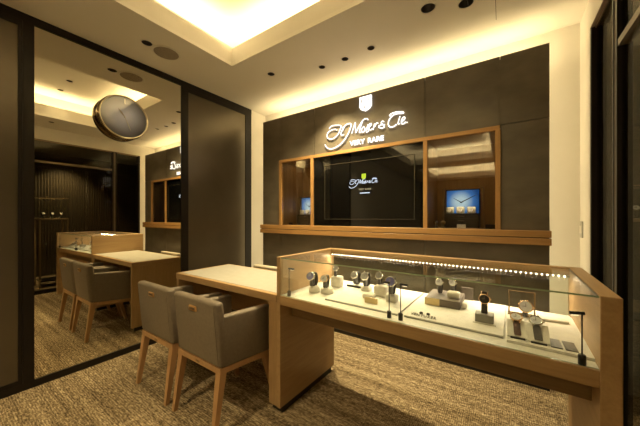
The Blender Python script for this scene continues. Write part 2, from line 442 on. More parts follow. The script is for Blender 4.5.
mb.box(a0 + .004, a1 - .004, b0 + .004, b1 - .004, H - .004, H + .0005)
mb.mat(M['ceil']); mb.mi = [0] * len(mb.f); mb.mat(M['header'])
for p in ((a0, a1, b0, b0 + .003), (a0, a1, b1 - .003, b1), (a0, a0 + .003, b0, b1), (a1 - .003, a1, b0, b1)): mb.box(*p, H - .0008, H + .0005)
mb.build('trim_4', None, None, kind='structure')
# light switch on the right wall return
sw = thing('light_switch', 'tall narrow beige light switch plate on the wall at the back right corner', 'switch', (RX, 2.70, 1.15))
MB().bbox(-.008, 0, -.035, .035, -.06, .06, .003).build('plate', M['inlay'], sw)
MB().bbox(-.012, -.008, -.012, .012, -.028, .028, .001, 1).build('rocker', M['cream'], sw)

# ------------------------------------------------------------------ built-in wall cabinet
cab = thing('wall_cabinet', 'long wooden framed wall cabinet with two glazed niches either side of the screen', 'cabinet', (-1.16, PF, 1.1))
FY = 2.478
rel(MB(), cab).bbox(-2.302, -.019, FY, 2.52, 1.911, 1.945, .002, 1).build('top_rail', M['walnut'], cab)
for a, b in ((-2.302, -2.263), (-1.818, -1.782), (-.584, -.549), (-.050, -.015)):
    rel(MB(), cab).bbox(a, b, FY, 2.52, 1.144, 1.911, .002, 1).build('post', M['walnutz'], cab)
NZ = 1.144
def niche(a, b):
    m = rel(MB(), cab)
    m.box(a - .012, a, 2.52, 2.93, NZ - .012, 1.923).box(b, b + .012, 2.52, 2.93, NZ - .012, 1.923)
    m.box(a, b, 2.918, 2.93, NZ - .012, 1.923).box(a, b, 2.52, 2.918, NZ - .012, NZ).box(a, b, 2.52, 2.918, 1.911, 1.923)
    m.build('niche_lining', M['walnutz'], cab)
    rel(MB(), cab).box(a + .002, b - .002, 2.498, 2.504, NZ + .001, 1.910).build('niche_glass', M['niche_glass'], cab)
niche(-2.263, -1.818); niche(-.549, -.050)
sh = thing('wall_ledge', 'long wooden double ledge running under the screen and niches', 'shelf', (-1.16, PF, 1.08))
rel(MB(), sh).bbox(-2.610, .281, 2.455, 2.5195, 1.096, 1.1438, .002, 1).build('upper_board', M['walnut'], sh)
rel(MB(), sh).bbox(-2.610, .281, 2.455, 2.5195, 1.040, 1.089, .002, 1).build('lower_board', M['walnut'], sh)
rel(MB(), sh).box(-2.60, .270, 2.468, 2.515, 1.089, 1.096).build('shadow_gap', M['header'], sh)

TVO = (-1.183, 2.50, 1.5)
tv = thing('television_screen', 'wide black wall screen showing the small script logo, framed in wood', 'screen', TVO)
rel(MB(), tv).box(-1.7815, -.5845, 2.495, 2.519, 1.1445, 1.9105).build('black_glass', M['tv'], tv)
b_ = rel(MB(), tv)
b_.box(-1.633, -.659, 2.491, 2.495, 1.808, 1.814).box(-1.633, -.659, 2.491, 2.495, 1.216, 1.222).box(-1.633, -1.627, 2.491, 2.495, 1.222, 1.808).box(-.665, -.659, 2.491, 2.495, 1.222, 1.808)
b_.build('bezel', M['tvframe'], tv)

# ------------------------------------------------------------------ script lettering (strokes), local frame: x right, z up, origin at crest foot
f_, cx, cy, h_ = 269.2, 320, 217.2, 1.24; th = math.atan(183 / f_)
def px_plane(u, v, Y):
    a = (u - cx) / f_; b = (cy - v) / f_
    dx = -math.sin(th) + a * math.cos(th); dy = math.cos(th) + a * math.sin(th); t = Y / dy
    return dx * t, h_ + b * t
A = lambda p: (322 + p[0] / 10.65, 115 + p[1] / 10.65)
B = lambda p: (364 + p[0] / 10.65, 105 + p[1] / 10.65)
ST = []
def st(fr, *p, w=1.0): ST.append(([px_plane(*fr(q), 2.485) for q in p], w))
st(A, (75, 148), (95, 120), (145, 108), (200, 114), (192, 150), (168, 205), (125, 245), (85, 255), (55, 238), (58, 195), (90, 165), (130, 152), (158, 158))
st(A, (222, 128), (214, 160), (200, 195), (208, 217), (232, 205))
st(A, (216, 168), (240, 114), (280, 92), (308, 96), (300, 140), (270, 210), (220, 285), (160, 335), (100, 360), (55, 350), (30, 315), w=1.15)
st(A, (316, 196), (332, 140), (352, 78))
st(A, (352, 78), (354, 130), (358, 190))
st(A, (358, 190), (394, 116), (432, 58), (458, 40), (482, 40), (489, 52))
st(A, (430, 64), (408, 130), (396, 180), (410, 184))
st(A, (442, 122), (422, 150), (424, 180), (444, 176), (456, 146), (442, 122))
st(A, (462, 172), (486, 112), (490, 100), (484, 135), (494, 165), (470, 186))
st(B, (48, 240), (74, 212), (74, 196), (56, 206), (46, 245), (66, 264), (90, 250))
st(B, (96, 262), (106, 222), (112, 200), (112, 228), (132, 192), (150, 194))
st(B, (212, 176), (192, 172), (182, 190), (204, 212), (214, 232), (190, 244), (160, 238), (158, 222), (190, 208), (222, 208))
st(B, (268, 118), (290, 92), (345, 74), (410, 74), (414, 86), (345, 92), (296, 118), (264, 165), (258, 210), (280, 234), (318, 226), (345, 204), w=1.1)
st(B, (382, 118), (368, 165), (362, 198), (382, 196))
st(B, (396, 180), (426, 156), (434, 132), (416, 130), (398, 165), (402, 197), (424, 196), (444, 178))
st(B, (456, 180), (459, 186))
def script_mesh(scale, ox, oz, Yc, depth, r):
    mb = MB()
    for pts, w in ST:
        q = [((x + 1.183) * scale + ox, Yc, (z - 2.061) * scale + oz) for x, z in pts]
        c = catmull(q, 7)
        mb.tube(c, r * w, 8, flat=True)
    return mb
def shield(mb, x, z, w, h, y0, y1):
    pr = [(-.5, .5), (0, .5), (.5, .5), (.5, -.2), (.36, -.36), (0, -.5), (-.36, -.36), (-.5, -.2)]
    n = len(pr); vs = [(x + a * w, y0, z + b * h) for a, b in pr] + [(x + a * w, y1, z + b * h) for a, b in pr]
    return mb.add(vs, [list(range(n)), list(range(n, 2 * n))[::-1]] + [(i, (i + 1) % n, n + (i + 1) % n, n + i) for i in range(n)])
sg = thing('illuminated_sign', 'white glowing script sign with crest on the dark panels above the screen', 'sign', (-1.183, PF, 2.061))
m = script_mesh(1, 0, 0, -.012, .01, .0050); m.build('script_lettering', M['sign'], sg)
m = rel(MB(), sg); shield(m, -1.140, 2.378, .128, .148, 2.482, 2.496); cr = m.build('crest', M['sign'], sg)
for dx_, dz_, hh in ((-.038, .030, .034), (.032, .034, .034), (-.006, -.038, .028)):
    rel(MB(), sg).box(-1.140 + dx_ - .0045, -1.140 + dx_ + .0045, 2.478, 2.482, 2.378 + dz_ - hh / 2, 2.378 + dz_ + hh / 2).build('crest_mark', M['grey'], cr)
ROT = Matrix.Rotation(PI / 2, 4, 'X')
for wd_, ox_ in (('VERY', -.050), ('RARE', .150)): text_obj('tagline_lettering', wd_, .068, M['sign'], sg, Matrix.Translation((ox_, -.012, -.059)) @ ROT, .005, 1.06, .0012)
# logo on the screen
m = script_mesh(.352, .010, .069, -.0065, .001, .0022); m.build('screen_logo', M['screen_white'], tv)
m = rel(MB(), tv); shield(m, -1.162, 1.650, .046, .058, 2.4915, 2.4945); m.build('screen_crest', M['screen_lime'], tv)
text_obj('screen_tagline', 'VERY RARE', .024, M['screen_gold'], tv, Matrix.Translation((-1.150 + 1.183, -.007, .0215)) @ ROT, .001, 1.15, .0006)
rel(MB(), tv).box(-1.204, -1.097, 2.4925, 2.4945, 1.481, 1.489).build('screen_strapline', M['screen_white'], tv)

# ------------------------------------------------------------------ desk
dk = thing('consultation_desk', 'light oak desk with cream leather top joined to the glass display case', 'desk', (-1.78, 1.53, 0))
dx0, dx1, dy0, dy1 = -2.385, -1.183, 1.250, 1.80
t = rel(MB(), dk)
t.bbox(dx0, dx1, dy0, dy1, .700, .7495, .0025, 1).build('desktop', M['oak'], dk)
rel(MB(), dk).box(dx0 + .035, dx1 - .004, dy0 + .030, dy1 - .02, .7495, .7512).build('writing_surface', M['inlay'], dk)
for a, b in ((dx0, dx0 + .036), (-1.254, dx1)):
    p = rel(MB(), dk).bbox(a, b, dy0 + .004, dy1 - .004, .042, .70, .002, 1).build('leg_panel', M['oakz'], dk)
    rel(MB(), dk).box(a + .012, b - .012 if b < -2 else b, dy0 + .03, dy1 - .03, 0, .042).build('plinth', M['black'], p)
rel(MB(), dk).box(dx0 + .036, -1.254, dy1 - .03, dy1 - .012, .30, .70).build('modesty_panel', M['oak'], dk)

# ------------------------------------------------------------------ display case
dc = thing('display_case', 'long glass topped oak watch display case standing beside the desk', 'display case', (-.44, 1.55, 0))
ex0, ex1, ey0, ey1 = -1.181, .306, 1.250, 1.872
DZ = .752
p = rel(MB(), dc).bbox(ex0, ex0 + .030, ey0, ey1, .042, .99, .002, 1).build('side_panel', M['oaky'], dc)
rel(MB(), dc).box(ex0, ex0 + .022, ey0 + .03, ey1 - .03, 0, .042).build('plinth', M['black'], p)
rel(MB(), dc).bbox(ex1 - .050, ex1, ey0 - .004, ey1, .0, .99, .002, 1).build('side_panel', M['oaky'], dc)
ix0, ix1 = ex0 + .030, ex1 - .050
rel(MB(), dc).bbox(ix0, ix1, ey0, ey0 + .030, .693, DZ - .003, .002, 1).build('front_rail', M['oak'], dc)
rel(MB(), dc).bbox(ix0, ix1, ey1 - .045, ey1, .952, .99, .002, 1).build('back_rail', M['oak'], dc)
rel(MB(), dc).box(ix0, ix1, ey0 + .03, ey1 - .02, .72, DZ - .004).build('base_board', M['oak'], dc)
rel(MB(), dc).bbox(ix0, ix1, ey0 + .11, ey1 - .07, .592, .693, .002, 1).build('drawer_box', M['oakshade'], dc)
rel(MB(), dc).box(ix0, ix1, ey0 + .012, ey1 - .035, DZ - .0035, DZ).build('display_deck', M['deck'], dc)
def glass(name, x0, x1, y0, y1, z0, z1, edges):
    m = rel(MB(), dc)
    m.mat(M['glass']); m.box(x0, x1, y0, y1, z0, z1)
    o = m.build(name, None, dc)
    o.data.materials.append(M['glassedge'])
    for p in o.data.polygons:
        c = p.center; w = Vector(c) + dc.location
        n = p.normal
        if ('z' in edges and abs(n.z) > .9) or ('y' in edges and abs(n.y) > .9): p.material_index = 1
    return o
glass('front_pane', ix0, ix1, ey0 + .004, ey0 + .010, DZ, .982, 'z')
glass('top_pane', ix0, ix1, ey0 + .0105, ey1 - .045, .980, .986, 'y')
glass('back_pane', ix0, ix1, ey1 - .030, ey1 - .024, DZ, .952, '')
m = rel(MB(), dc).mat(M['grey']).box(ix0, ix1, ey1 - .055, ey1 - .0455, .944, .952).mat(M['led'])
n_ = 64
for i in range(n_):
    x = ix0 + .02 + (ix1 - ix0 - .04) * i / (n_ - 1)
    m.cyl((x, ey1 - .058, .948), .0032, .003, 'y', 8)
m.build('led_strip', None, dc)
m = rel(MB(), dc)
m.box(ix1 - .004, ix1, ey0 + .02, ey1 - .06, .982, .986)
# a lamp track on the inner top of the right panel
m.build('glass_channel', M['grey'], dc)

CR = -.028; pv = Vector((-1.181, 1.250, 0))
dc.location = pv + Matrix.Rotation(CR, 3, 'Z') @ (Vector(dc.location) - pv); dc.rotation_euler = (0, 0, CR)
# ------------------------------------------------------------------ armchairs
def make_chair(L=None):
    t = thing('armchair', 'x', 'chair')
    L = L or M['tan_leather']
    hw = .226
    # backrest: rounded slab raked backwards; origin at floor, back plane y=0 (outer), facing +Y
    def slab(mb, x0, x1, z0, z1, yb0, yb1, th0, th1, r=.022):
        bm = bmesh.new(); bmesh.ops.create_cube(bm, size=1)
        for v in bm.verts:
            z = z0 if v.co.z < 0 else z1; yb = yb0 if v.co.z < 0 else yb1; tk = th0 if v.co.z < 0 else th1
            v.co = Vector((x0 if v.co.x < 0 else x1, yb + (tk if v.co.y > 0 else 0), z))
        bmesh.ops.bevel(bm, geom=bm.edges[:], offset=r, segments=4, profile=.5, affect='EDGES')
        bm.verts.index_update(); mb.add([v.co[:] for v in bm.verts], [[v.index for v in f.verts] for f in bm.faces], True); bm.free()
    b = MB(); slab(b, -hw, hw, .382, .760, .035, 0, .070, .060, .022); bk = b.build('backrest', L, t)
    s = MB().tube([(x, .035 * (1 - (z - .382) / .378) - .0005, z) for x, z in [(-.206, .40), (-.207, .55), (-.206, .74)]], .0022, 6)
    s.build('seam', L, bk); s = MB().tube([(x, .035 * (1 - (z - .382) / .378) - .0005, z) for x, z in [(.206, .40), (.207, .55), (.206, .74)]], .0022, 6)
    s.build('seam', L, bk)
    # pull slot on the back
    m = MB().mat(M['walnut']); m.bbox(-.038, .038, -.001, .014, .680, .712, .004, 2); m.mat(M['header']); m.box(-.028, .028, -.002, .0002, .690, .703); m.build('handle', None, bk)
    for sx in (-1, 1):
        a = MB(); x0, x1 = (hw - .052, hw) if sx > 0 else (-hw, -hw + .052)
        bm = bmesh.new(); bmesh.ops.create_cube(bm, size=1)
        for v in bm.verts:
            front = v.co.y > 0; top = v.co.z > 0
            v.co = Vector((x0 if v.co.x < 0 else x1, .425 if front else .055, (.648 if front else .674) if top else (.340 if front else .382)))
        bmesh.ops.bevel(bm, geom=bm.edges[:], offset=.014, segments=3, profile=.5, affect='EDGES'); bm.verts.index_update()
        a.add([v.co[:] for v in bm.verts], [[v.index for v in f.verts] for f in bm.faces], True); bm.free()
        a.build('armrest', L, t)
    c = MB(); c.bbox(-hw + .050, hw - .050, .09, .430, .365, .455, .028, 4); c.build('seat', L, t)
    # wood rail frame
    f = MB()
    q = lambda y0, y1, za, zb, x0, x1: f.hexa([(x0, y0, za - .032), (x1, y0, za - .032), (x1, y1, zb - .032), (x0, y1, zb - .032)], [(x0, y0, za), (x1, y0, za), (x1, y1, zb), (x0, y1, zb)])
    q(.036, .075, .382, .379, -.222, .222); q(.075, .420, .379, .341, -.222, -.186); q(.075, .420, .379, .341, .186, .222); q(.385, .420, .345, .341, -.186, .186)
    fr = f.build('seat_frame', M['chairwood'], t)
    MB().bbox(-.018, .018, .0335, .037, .359, .371, .0015, 1).build('name_plate', M['bronze'], fr)
    for sx in (-1, 1):
        MB().taper((sx * .208, .005, 0), (sx * .199, .062, .381), .0125, .0225).build('leg', M['chairwood'], t)
        MB().taper((sx * .195, .490, 0), (sx * .190, .400, .341), .0125, .0215).build('leg', M['chairwood'], t)
    return t
ch = make_chair(); ch.location = (-1.536, .900, 0)
grp = None
ch['label'] = 'greige leather armchair at the desk, the right one beside the display case'
dup(ch, 'greige leather armchair at the desk, the left one nearer the mirror', (-2.052, .898, 0))
c3 = make_chair(M['cream_leather']); c3.location = (-1.885, 1.880, 0); c3['label'] = 'armchair behind the desk, only its cream backrest top showing over the desk edge'

# ------------------------------------------------------------------ watches and case contents
def make_watch(dial, strap, case, r=.021, blob=True):
    """standing watch: strap loop around a cuff, head facing -Y; origin at the strap foot"""
    t = thing('wristwatch', 'x', 'watch')
    zc = .062
    n = 26; lo, li = [], []
    m = MB(); w = .010
    pts = []
    for i in range(n + 1):
        a = PI * 2 * i / n; pts.append((math.sin(a) * .024 + .026, math.cos(a) * .036 + .038))
    for i in range(n):
        (y0, z0), (y1, z1) = pts[i], pts[i + 1]
        c0 = Vector((0, y0 - .026, z0 - .038)).normalized() * .0028; c1 = Vector((0, y1 - .026, z1 - .038)).normalized() * .0028
        m.hexa([(-w, y0, z0), (w, y0, z0), (w, y1, z1), (-w, y1, z1)], [(-w, y0 + c0.y, z0 + c0.z), (w, y0 + c0.y, z0 + c0.z), (w, y1 + c1.y, z1 + c1.z), (-w, y1 + c1.y, z1 + c1.z)])
    m.build('strap', strap, t)
    MB().bbox(-.0085, .0085, -.019, .019, .008, .068, .008, 3).build('cuff', M['strap_grey'], t)
    T = Matrix.Translation((0, -.014, .060)) @ Matrix.Rotation(math.radians(-28), 4, 'X')
    m = MB(); m.T = T; m.lathe([(0, .002), (r * .8, .001), (r, -.003), (r, -.009), (r * .93, -.0115), (r * .84, -.0115), (r * .82, -.009)], (0, 0, 0), 'y', 28)
    m.cyl((r, -.006, 0), .003, .004, 'x', 8); m.build('case', case, t)
    m = MB(); m.T = T; m.cyl((0, -.0095, 0), r * .83, .002, 'y', 24); d = m.build('dial', dial, t)
    m = MB(); m.T = T; hm = M['steel'] if dial != M['dial_white'] else M['black']
    m.hexa([(-.0008, -.0105, -.002), (.0008, -.0105, -.002), (.0008, -.0105, r * .62), (-.0008, -.0105, r * .62)], [(-.0008, -.0099, -.002), (.0008, -.0099, -.002), (.0008, -.0099, r * .62), (-.0008, -.0099, r * .62)])
    m.box(-r * .45, .001, -.0105, -.0099, -.0009, .0009); m.build('hands', hm, d)
    return t
def place(proto, label, loc, rz, s=1.0, first=False, group='watches in the display case'):
    o = proto if first else dup(proto, label, loc)
    o['label'] = label; o.location = loc; o.rotation_euler = (0, 0, rz); o.scale = (s, s, s); o['group'] = group; return o
def cushion(label, x, y, w, d, h, mat='white', z=DZ, rz=0, r=.012, name='display_cushion', cat='cushion'):
    o = MB().bbox(-w / 2, w / 2, -d / 2, d / 2, 0, h, r, 3).build(name, M[mat]); o.location = (x, y, z); o.rotation_euler = (0, 0, rz); return tag(o, label, cat)
def puck(label, x, y, r, h):
    o = MB().lathe([(0, 0), (r * .92, 0), (r, .006), (r, h - .012), (r * .9, h - .002), (r * .7, h), (0, h)], (0, 0, 0), 'z', 28).build('display_cushion', M['white']); o.location = (x, y, DZ); return tag(o, label, 'cushion')
MZ = DZ + .010
# raised mats
for nm, a, b, lab in (('m', -.868, -.432, 'raised white display mat with grey edge in the left half of the case'), ('m', -.400, .000, 'raised white display mat in the middle of the case under the black strap watch'), ('m', .012, .258, 'white display mat at the right end of the case under the flat laid watches')):
    y0_ = 1.322 if a < -.5 else (1.313 if a < 0 else 1.275)
    c_ = (a + b) / 2; w_ = (b - a) / 2
    m = MB().mat(M['lightgrey'] if a < 0 else M['deck']).box(-w_, w_, 0, .465, 0, .006).mat(M['deck']).box(-w_, w_, .002, .465, .006, .010)
    o = m.build('display_mat'); o.location = (c_, y0_, DZ); o.rotation_euler = (0, 0, -.03); tag(o, lab, 'mat')
vio = make_watch(M['dial_blue'], M['strap_black'], M['steel'], .024)
puck('small round white cushion nearest the left end of the case', -1.020, 1.435, .036, .040)
place(vio, 'watch with violet blue dial and black strap on the leftmost round cushion', (-1.020, 1.410, DZ + .036), math.radians(8), 1.20, True)
puck('wider round white cushion second from the left end of the case', -.940, 1.465, .043, .034)
vi2 = make_watch(M['dial_white'], M['strap_grey'], M['gold'], .022)
place(vi2, 'watch with pale dial and grey strap on the second round cushion', (-.940, 1.440, DZ + .030), math.radians(14), 1.12, True)
cushion('tall white block cushion in the rear left corner of the case', -.965, 1.635, .075, .065, .075, rz=.1)
gr = make_watch(M['dial_grey'], M['strap_brown'], M['steel'], .020)
place(gr, 'watch with brown strap standing on the tall white block', (-.965, 1.612, DZ + .070), math.radians(30), 1.05, True)
# black edged tray with pair of watches
m = MB().mat(M['black']).box(-.06, .06, -.035, .035, 0, .012).mat(M['deck']).box(-.054, .054, -.029, .029, .012, .014)
o = m.build('watch_tray'); o.location = (-.835, 1.680, MZ); tag(o, 'small black edged white tray at the back of the left mat', 'tray')
skel = make_watch(M['dial_grey'], M['strap_black'], M['steel'], .022)
place(skel, 'steel watch with grey dial standing on the black edged tray', (-.835, 1.660, MZ + .014), 0, 1.15, True)
cushion('low white cushion in front of the black edged tray', -.735, 1.620, .066, .056, .030, z=MZ)
place(skel, 'larger steel watch on the low white cushion right of the tray', (-.735, 1.605, MZ + .024), math.radians(5), 1.2)
cushion('low white block cushion just behind the gold card', -.652, 1.475, .072, .055, .030, z=MZ)
cushion('tallest white block cushion behind the gold card, left of the pole lamps', -.610, 1.560, .080, .060, .066, z=MZ)
place(skel, 'dark watch standing on top of the tallest white block', (-.625, 1.565, MZ + .060), math.radians(12), 1.05)
m = MB().bbox(-.037, .037, -.006, .006, 0, .030, .001, 1).build('name_card', M['brass']); m.location = (-.606, 1.396, MZ); tag(m, 'plain gold name card in front of the white blocks', 'card')
cushion('white cube cushion directly behind the pair of pole lamps', -.521, 1.495, .062, .060, .042, z=MZ)
blu = make_watch(M['dial_blue'], M['strap_black'], M['steel'], .022)
place(blu, 'watch with violet dial and black strap on the white cube near the pole lamps', (-.521, 1.480, MZ + .036), math.radians(8), 1.35, True)
# dark tray box, brass face
m = MB().mat(M['greybox']).bbox(-.086, .086, -.10, .10, 0, .040, .002, 1).mat(M['brass']).box(-.087, -.012, -.1015, -.0995, .002, .039)
o = m.build('watch_plinth'); o.location = (-.269, 1.650, MZ); tag(o, 'taupe plinth with half its front in brass in the middle of the case', 'plinth')
bright = make_watch(M['dial_white'], M['strap_black'], M['steel'], .018)
place(bright, 'watch with bright dial on the left of the taupe plinth', (-.300, 1.660, MZ + .039), math.radians(4), 1.15, True)
cushion('white cushion on top of the taupe plinth', -.222, 1.615, .062, .050, .036, z=MZ + .040)
place(bright, 'watch with pale dial behind the white cushion on the taupe plinth', (-.236, 1.690, MZ + .039), 0, 1.15)
m = MB().bbox(-.030, .030, -.005, .005, 0, .070, .001, 1).build('reflection_plate', M['greybox']); m.location = (-.172, 1.772, MZ); tag(m, 'dark upright plate standing in for a glass reflection at the rear right of the taupe plinth', 'plate')  # plate stands in for a dark reflection behind the case glass
cushion('small white block against the right end of the taupe plinth', -.166, 1.590, .026, .04, .034, z=MZ)
# black watch on block
m = MB().mat(M['grey']).bbox(-.036, .036, -.03, .03, .004, .040, .002, 1).mat(M['paper']).box(-.044, .044, -.036, .034, 0, .004)
o = m.build('watch_stand'); o.location = (-.070, 1.440, MZ); tag(o, 'square grey block stand under the black dial watch', 'stand')
def strap_watch(dial, strap, case, r, L):
    """watch with its strap hanging straight down on an inclined rest; origin at foot, head at top; facing -Y"""
    t = thing('wristwatch', 'x', 'watch')
    m = MB(); w = r * .55
    m.bbox(-w, w, -.002, .002, 0, L, .0015, 1); u_ = MB().bbox(-w * .9, w * .9, -.002, .002, L + r * 1.3, L + r * 1.3 + .02, .0015, 1); u_.build('strap', strap, t)
    for k in range(3): m.cyl((0, -.0028, .012 + k * .010), .0012, .001, 'y', 8)
    m.build('strap', strap, t)
    m = MB(); c = (0, 0, L + r * .8)
    m.lathe([(0, .002), (r * .8, .001), (r, -.003), (r, -.009), (r * .93, -.0115), (r * .84, -.0115), (r * .82, -.009)], c, 'y', 28)
    for sx in (-1, 1):
        for sz in (-1, 1): m.bbox(sx * r * .5 - .002, sx * r * .5 + .002, -.006, .001, c[2] + sz * r * 1.05 - .006, c[2] + sz * r * 1.05 + .006, .001, 1)
    m.cyl((r, -.005, c[2]), .003, .004, 'x', 8); m.build('case', case, t)
    d = MB().cyl((c[0], -.0095, c[2]), r * .83, .002, 'y', 24).build('dial', dial, t)
    hm = M['steel'] if dial != M['dial_white'] else M['black']
    MB().box(-.0008, .0008, -.0105, -.0099, c[2], c[2] + r * .6).box(-r * .4, 0, -.0105, -.0099, c[2] - .0008, c[2] + .0008).build('hands', hm, d)
    return t
bw = strap_watch(M['dial_black'], M['strap_black'], M['gold'], .023, .050)
bw['label'] = 'watch with black dial and straight black strap standing on the grey block'; bw['group'] = 'watches in the display case'; bw.location = (-.070, 1.433, MZ + .040)
# two flat laid watches on inclined transparent rests
def rest(label, x, y):
    t = thing('watch_rest', label, 'stand', (x, y, MZ))
    vs = [(-.034, -.035, 0), (.034, -.035, 0), (.034, .035, 0), (-.034, .035, 0)]; vt = [(-.034, -.035, .006), (.034, -.035, .006), (.034, .035, .050), (-.034, .035, .050)]
    MB().hexa(vs, vt).build('wedge', M['paper'], t); MB().bbox(-.024, .024, -.043, -.036, .0, .007, .001, 1).build('stopper', M['black'], t)
rest('low white wedge under the brown strap watch', .048, 1.350); rest('low white wedge under the grey strap watch', .112, 1.340)
fw = strap_watch(M['dial_white'], M['strap_brown'], M['gold'], .021, .066)
fw['label'] = 'watch with pale dial and brown strap laid flat at the right of the case'; fw['group'] = 'watches in the display case'
fw.location = (.048, 1.318, MZ + .0125); fw.rotation_euler = (math.radians(-57), 0, .05)
fw2 = strap_watch(M['dial_white'], M['strap_grey'], M['steel'], .023, .066)
fw2['label'] = 'watch with white dial and dark grey strap laid flat beside the brown strap watch'; fw2['group'] = 'watches in the display case'
fw2.location = (.112, 1.308, MZ + .0125); fw2.rotation_euler = (math.radians(-57), 0, .05)
# watch with wire frame
wf = thing('wire_stand', 'bronze wire frame behind the flat laid watches near the right end', 'stand', (.080, 1.640, MZ))
MB().tube([(-.055, 0, 0), (-.055, 0, .115), (.045, 0, .115), (.045, 0, .005)], .0035, 6).build('wire_frame', M['bronze'], wf)
MB().bbox(-.060, .050, -.02, .02, 0, .006, .001, 1).build('foot', M['bronze'], wf)
big = make_watch(M['dial_white'], M['strap_black'], M['gold'], .030)
place(big, 'large round pale dial watch standing before the bronze wire frame', (.088, 1.600, MZ), 0, .95, True)
o = MB().bbox(-.05, .05, -.035, .035, 0, .012, .003, 2).build('booklet', M['paper']); o.location = (.190, 1.640, MZ); o.rotation_euler = (0, 0, .15); tag(o, 'white booklet lying at the back right corner of the case', 'booklet')
for x, lab in ((.163, 'grey steel square tile, left one of the pair at the right end'), (.204, 'grey steel square tile, right one of the pair beside the pole lamp')):
    o = MB().bbox(-.017, .017, -.042, .042, 0, .004, .001, 1).build('metal_tile', M['steelplate']); o.location = (x, 1.345 - x * .04, MZ); tag(o, lab, 'tile')
# lettering on mat
lt = text_obj('raised_lettering', 'VENTURER', .022, M['lightgrey'], None, Matrix.Identity(4), .003, 1.15)
lt.location = (-.318, 1.350, MZ + .003); lt.rotation_euler = (math.radians(25), 0, math.radians(-3)); tag(lt, 'small grey raised lettering on the front of the middle mat', 'lettering')
for x, lab in ((-.335, 'small dark round stud above the lettering, left one'), (-.302, 'small dark round stud above the lettering, right one')):
    o = MB().lathe([(0, 0), (.007, 0), (.009, .004), (.007, .009), (0, .010)], (0, 0, 0), 'z', 16).build('stud', M['black']); o.location = (x, 1.385, MZ); tag(o, lab, 'stud')
# pole lamps
def make_lamp():
    t = thing('pole_lamp', 'x', 'lamp', group='pole lamps inside the display case')
    MB().lathe([(0, 0), (.0105, 0), (.0105, .030), (.008, .033), (0, .033)], (0, 0, 0), 'z', 18).build('base', M['black'], t)
    MB().cyl((0, 0, .03), .0022, .140, 'z', 8).build('pole', M['black'], t)
    hd = MB().tube([(-.006, 0, .170), (.030, .012, .166)], .0055, 10).build('lamp_head', M['black'], t)
    MB().tube([(.008, .0045, .1625), (.026, .0105, .1605)], .0025, 8).build('lens', M['lampface'], hd)
    return t
lp = make_lamp()
for i, (x, y, rz, lab) in enumerate([(-1.096, 1.272, 0, 'thin black pole lamp at the left end of the case'), (-.458, 1.272, 2.6, 'thin black pole lamp, left one of the pair at the case centre'), (-.402, 1.272, 0, 'thin black pole lamp, right one of the pair at the case centre'), (.217, 1.228, 2.9, 'thin black pole lamp at the right end of the case')]):
    o = lp if i == 0 else dup(lp, lab, (x, y, DZ)); o['label'] = lab; o.location = (x, y, DZ); o.rotation_euler = (0, 0, rz)

# ------------------------------------------------------------------ niche displays
def niche_unit(xc, y, lab, which):
    w = .142
    t = thing('video_display', lab, 'display', (xc, y, NZ))
    MB().mat(M['blackmetal']).box(-w, w, 0, .03, .0, .355).build('screen_housing', None, t)
    m = MB(); m.v = []; m.box(-w + .008, w - .008, -.002, 0, .132, .347); pic = m.build('picture', M['picture'], t)
    pic.location = (0, 0, 0)
    hb = MB()
    for a, L, ww in ((math.radians(-58), .075, .004), (math.radians(62), .135, .005)):
        n = Vector((math.sin(a), 0, math.cos(a))); s_ = Vector((math.cos(a), 0, -math.sin(a))) * ww; c = Vector((-.01, -.003, .235))
        q = [c - n * .01 - s_, c - n * .01 + s_, c + n * L + s_ * .4, c + n * L - s_ * .4]
        hb.hexa([(p.x, -.0035, p.z) for p in q], [(p.x, -.0022, p.z) for p in q])
    hb.build('picture_hands', M['black'], t)
    MB().bbox(-w - .030, -w - .010, -.01, .03, 0, .37, .001, 1).build('upright', M['bronze'], t)
    MB().bbox(w + .010, w + .030, -.01, .03, 0, .37, .001, 1).build('upright', M['bronze'], t)
    c = thing('drawer_chest', 'dark low drawer chest under the blue screen in the ' + which + ' niche', 'chest', (xc, y - .085, NZ))
    MB().box(-w, w, 0, .08, 0, .130).build('body', M['black'], c)
    for k in range(3):
        d = MB().bbox(-w + .006, w - .006, -.004, 0, .004 + k * .042, .042 + k * .042, .001, 1).build('drawer', M['blackmetal'], c)
        MB().box(-.028, .022, -.0055, -.004, .019 + k * .042, .026 + k * .042).build('drawer_label', M['steel'], d)
    for k, xx in enumerate((-.100, -.012, .076)):
        s = M['dial_white']
        q = strap_watch(M['dial_white'], M['paper'], M['steel'], .020, .012)
        q.location = (xc + xx, y - .050, NZ + .131); q.rotation_euler = (-.3, 0, 0); q['group'] = 'watches in the niches'
        q['label'] = 'pale watch, %s of three on the chest in the %s niche' % (('left', 'middle', 'right')[k], which)
        pd = MB().bbox(-.034, .034, -.008, .012, 0, .060, .006, 2).build('watch_pillow', M['paper']); pd.location = (xc + xx, y - .036, NZ + .131)
        tag(pd, 'white watch pillow, %s of three on the chest in the %s niche' % (('left', 'middle', 'right')[k], which), 'cushion')
niche_unit(-.3125, 2.82, 'blue lit video screen showing clock hands in the right niche', 'right')
niche_unit(-2.074, 2.82, 'blue lit video screen showing clock hands, partly seen in the left niche', 'left')
o = MB().bbox(-.035, .035, -.001, .001, 0, .032, .0005, 1).build('price_card', M['paper']); o.location = (-.308, 2.695, NZ); tag(o, 'small white card before the drawer chest in the right niche', 'card')
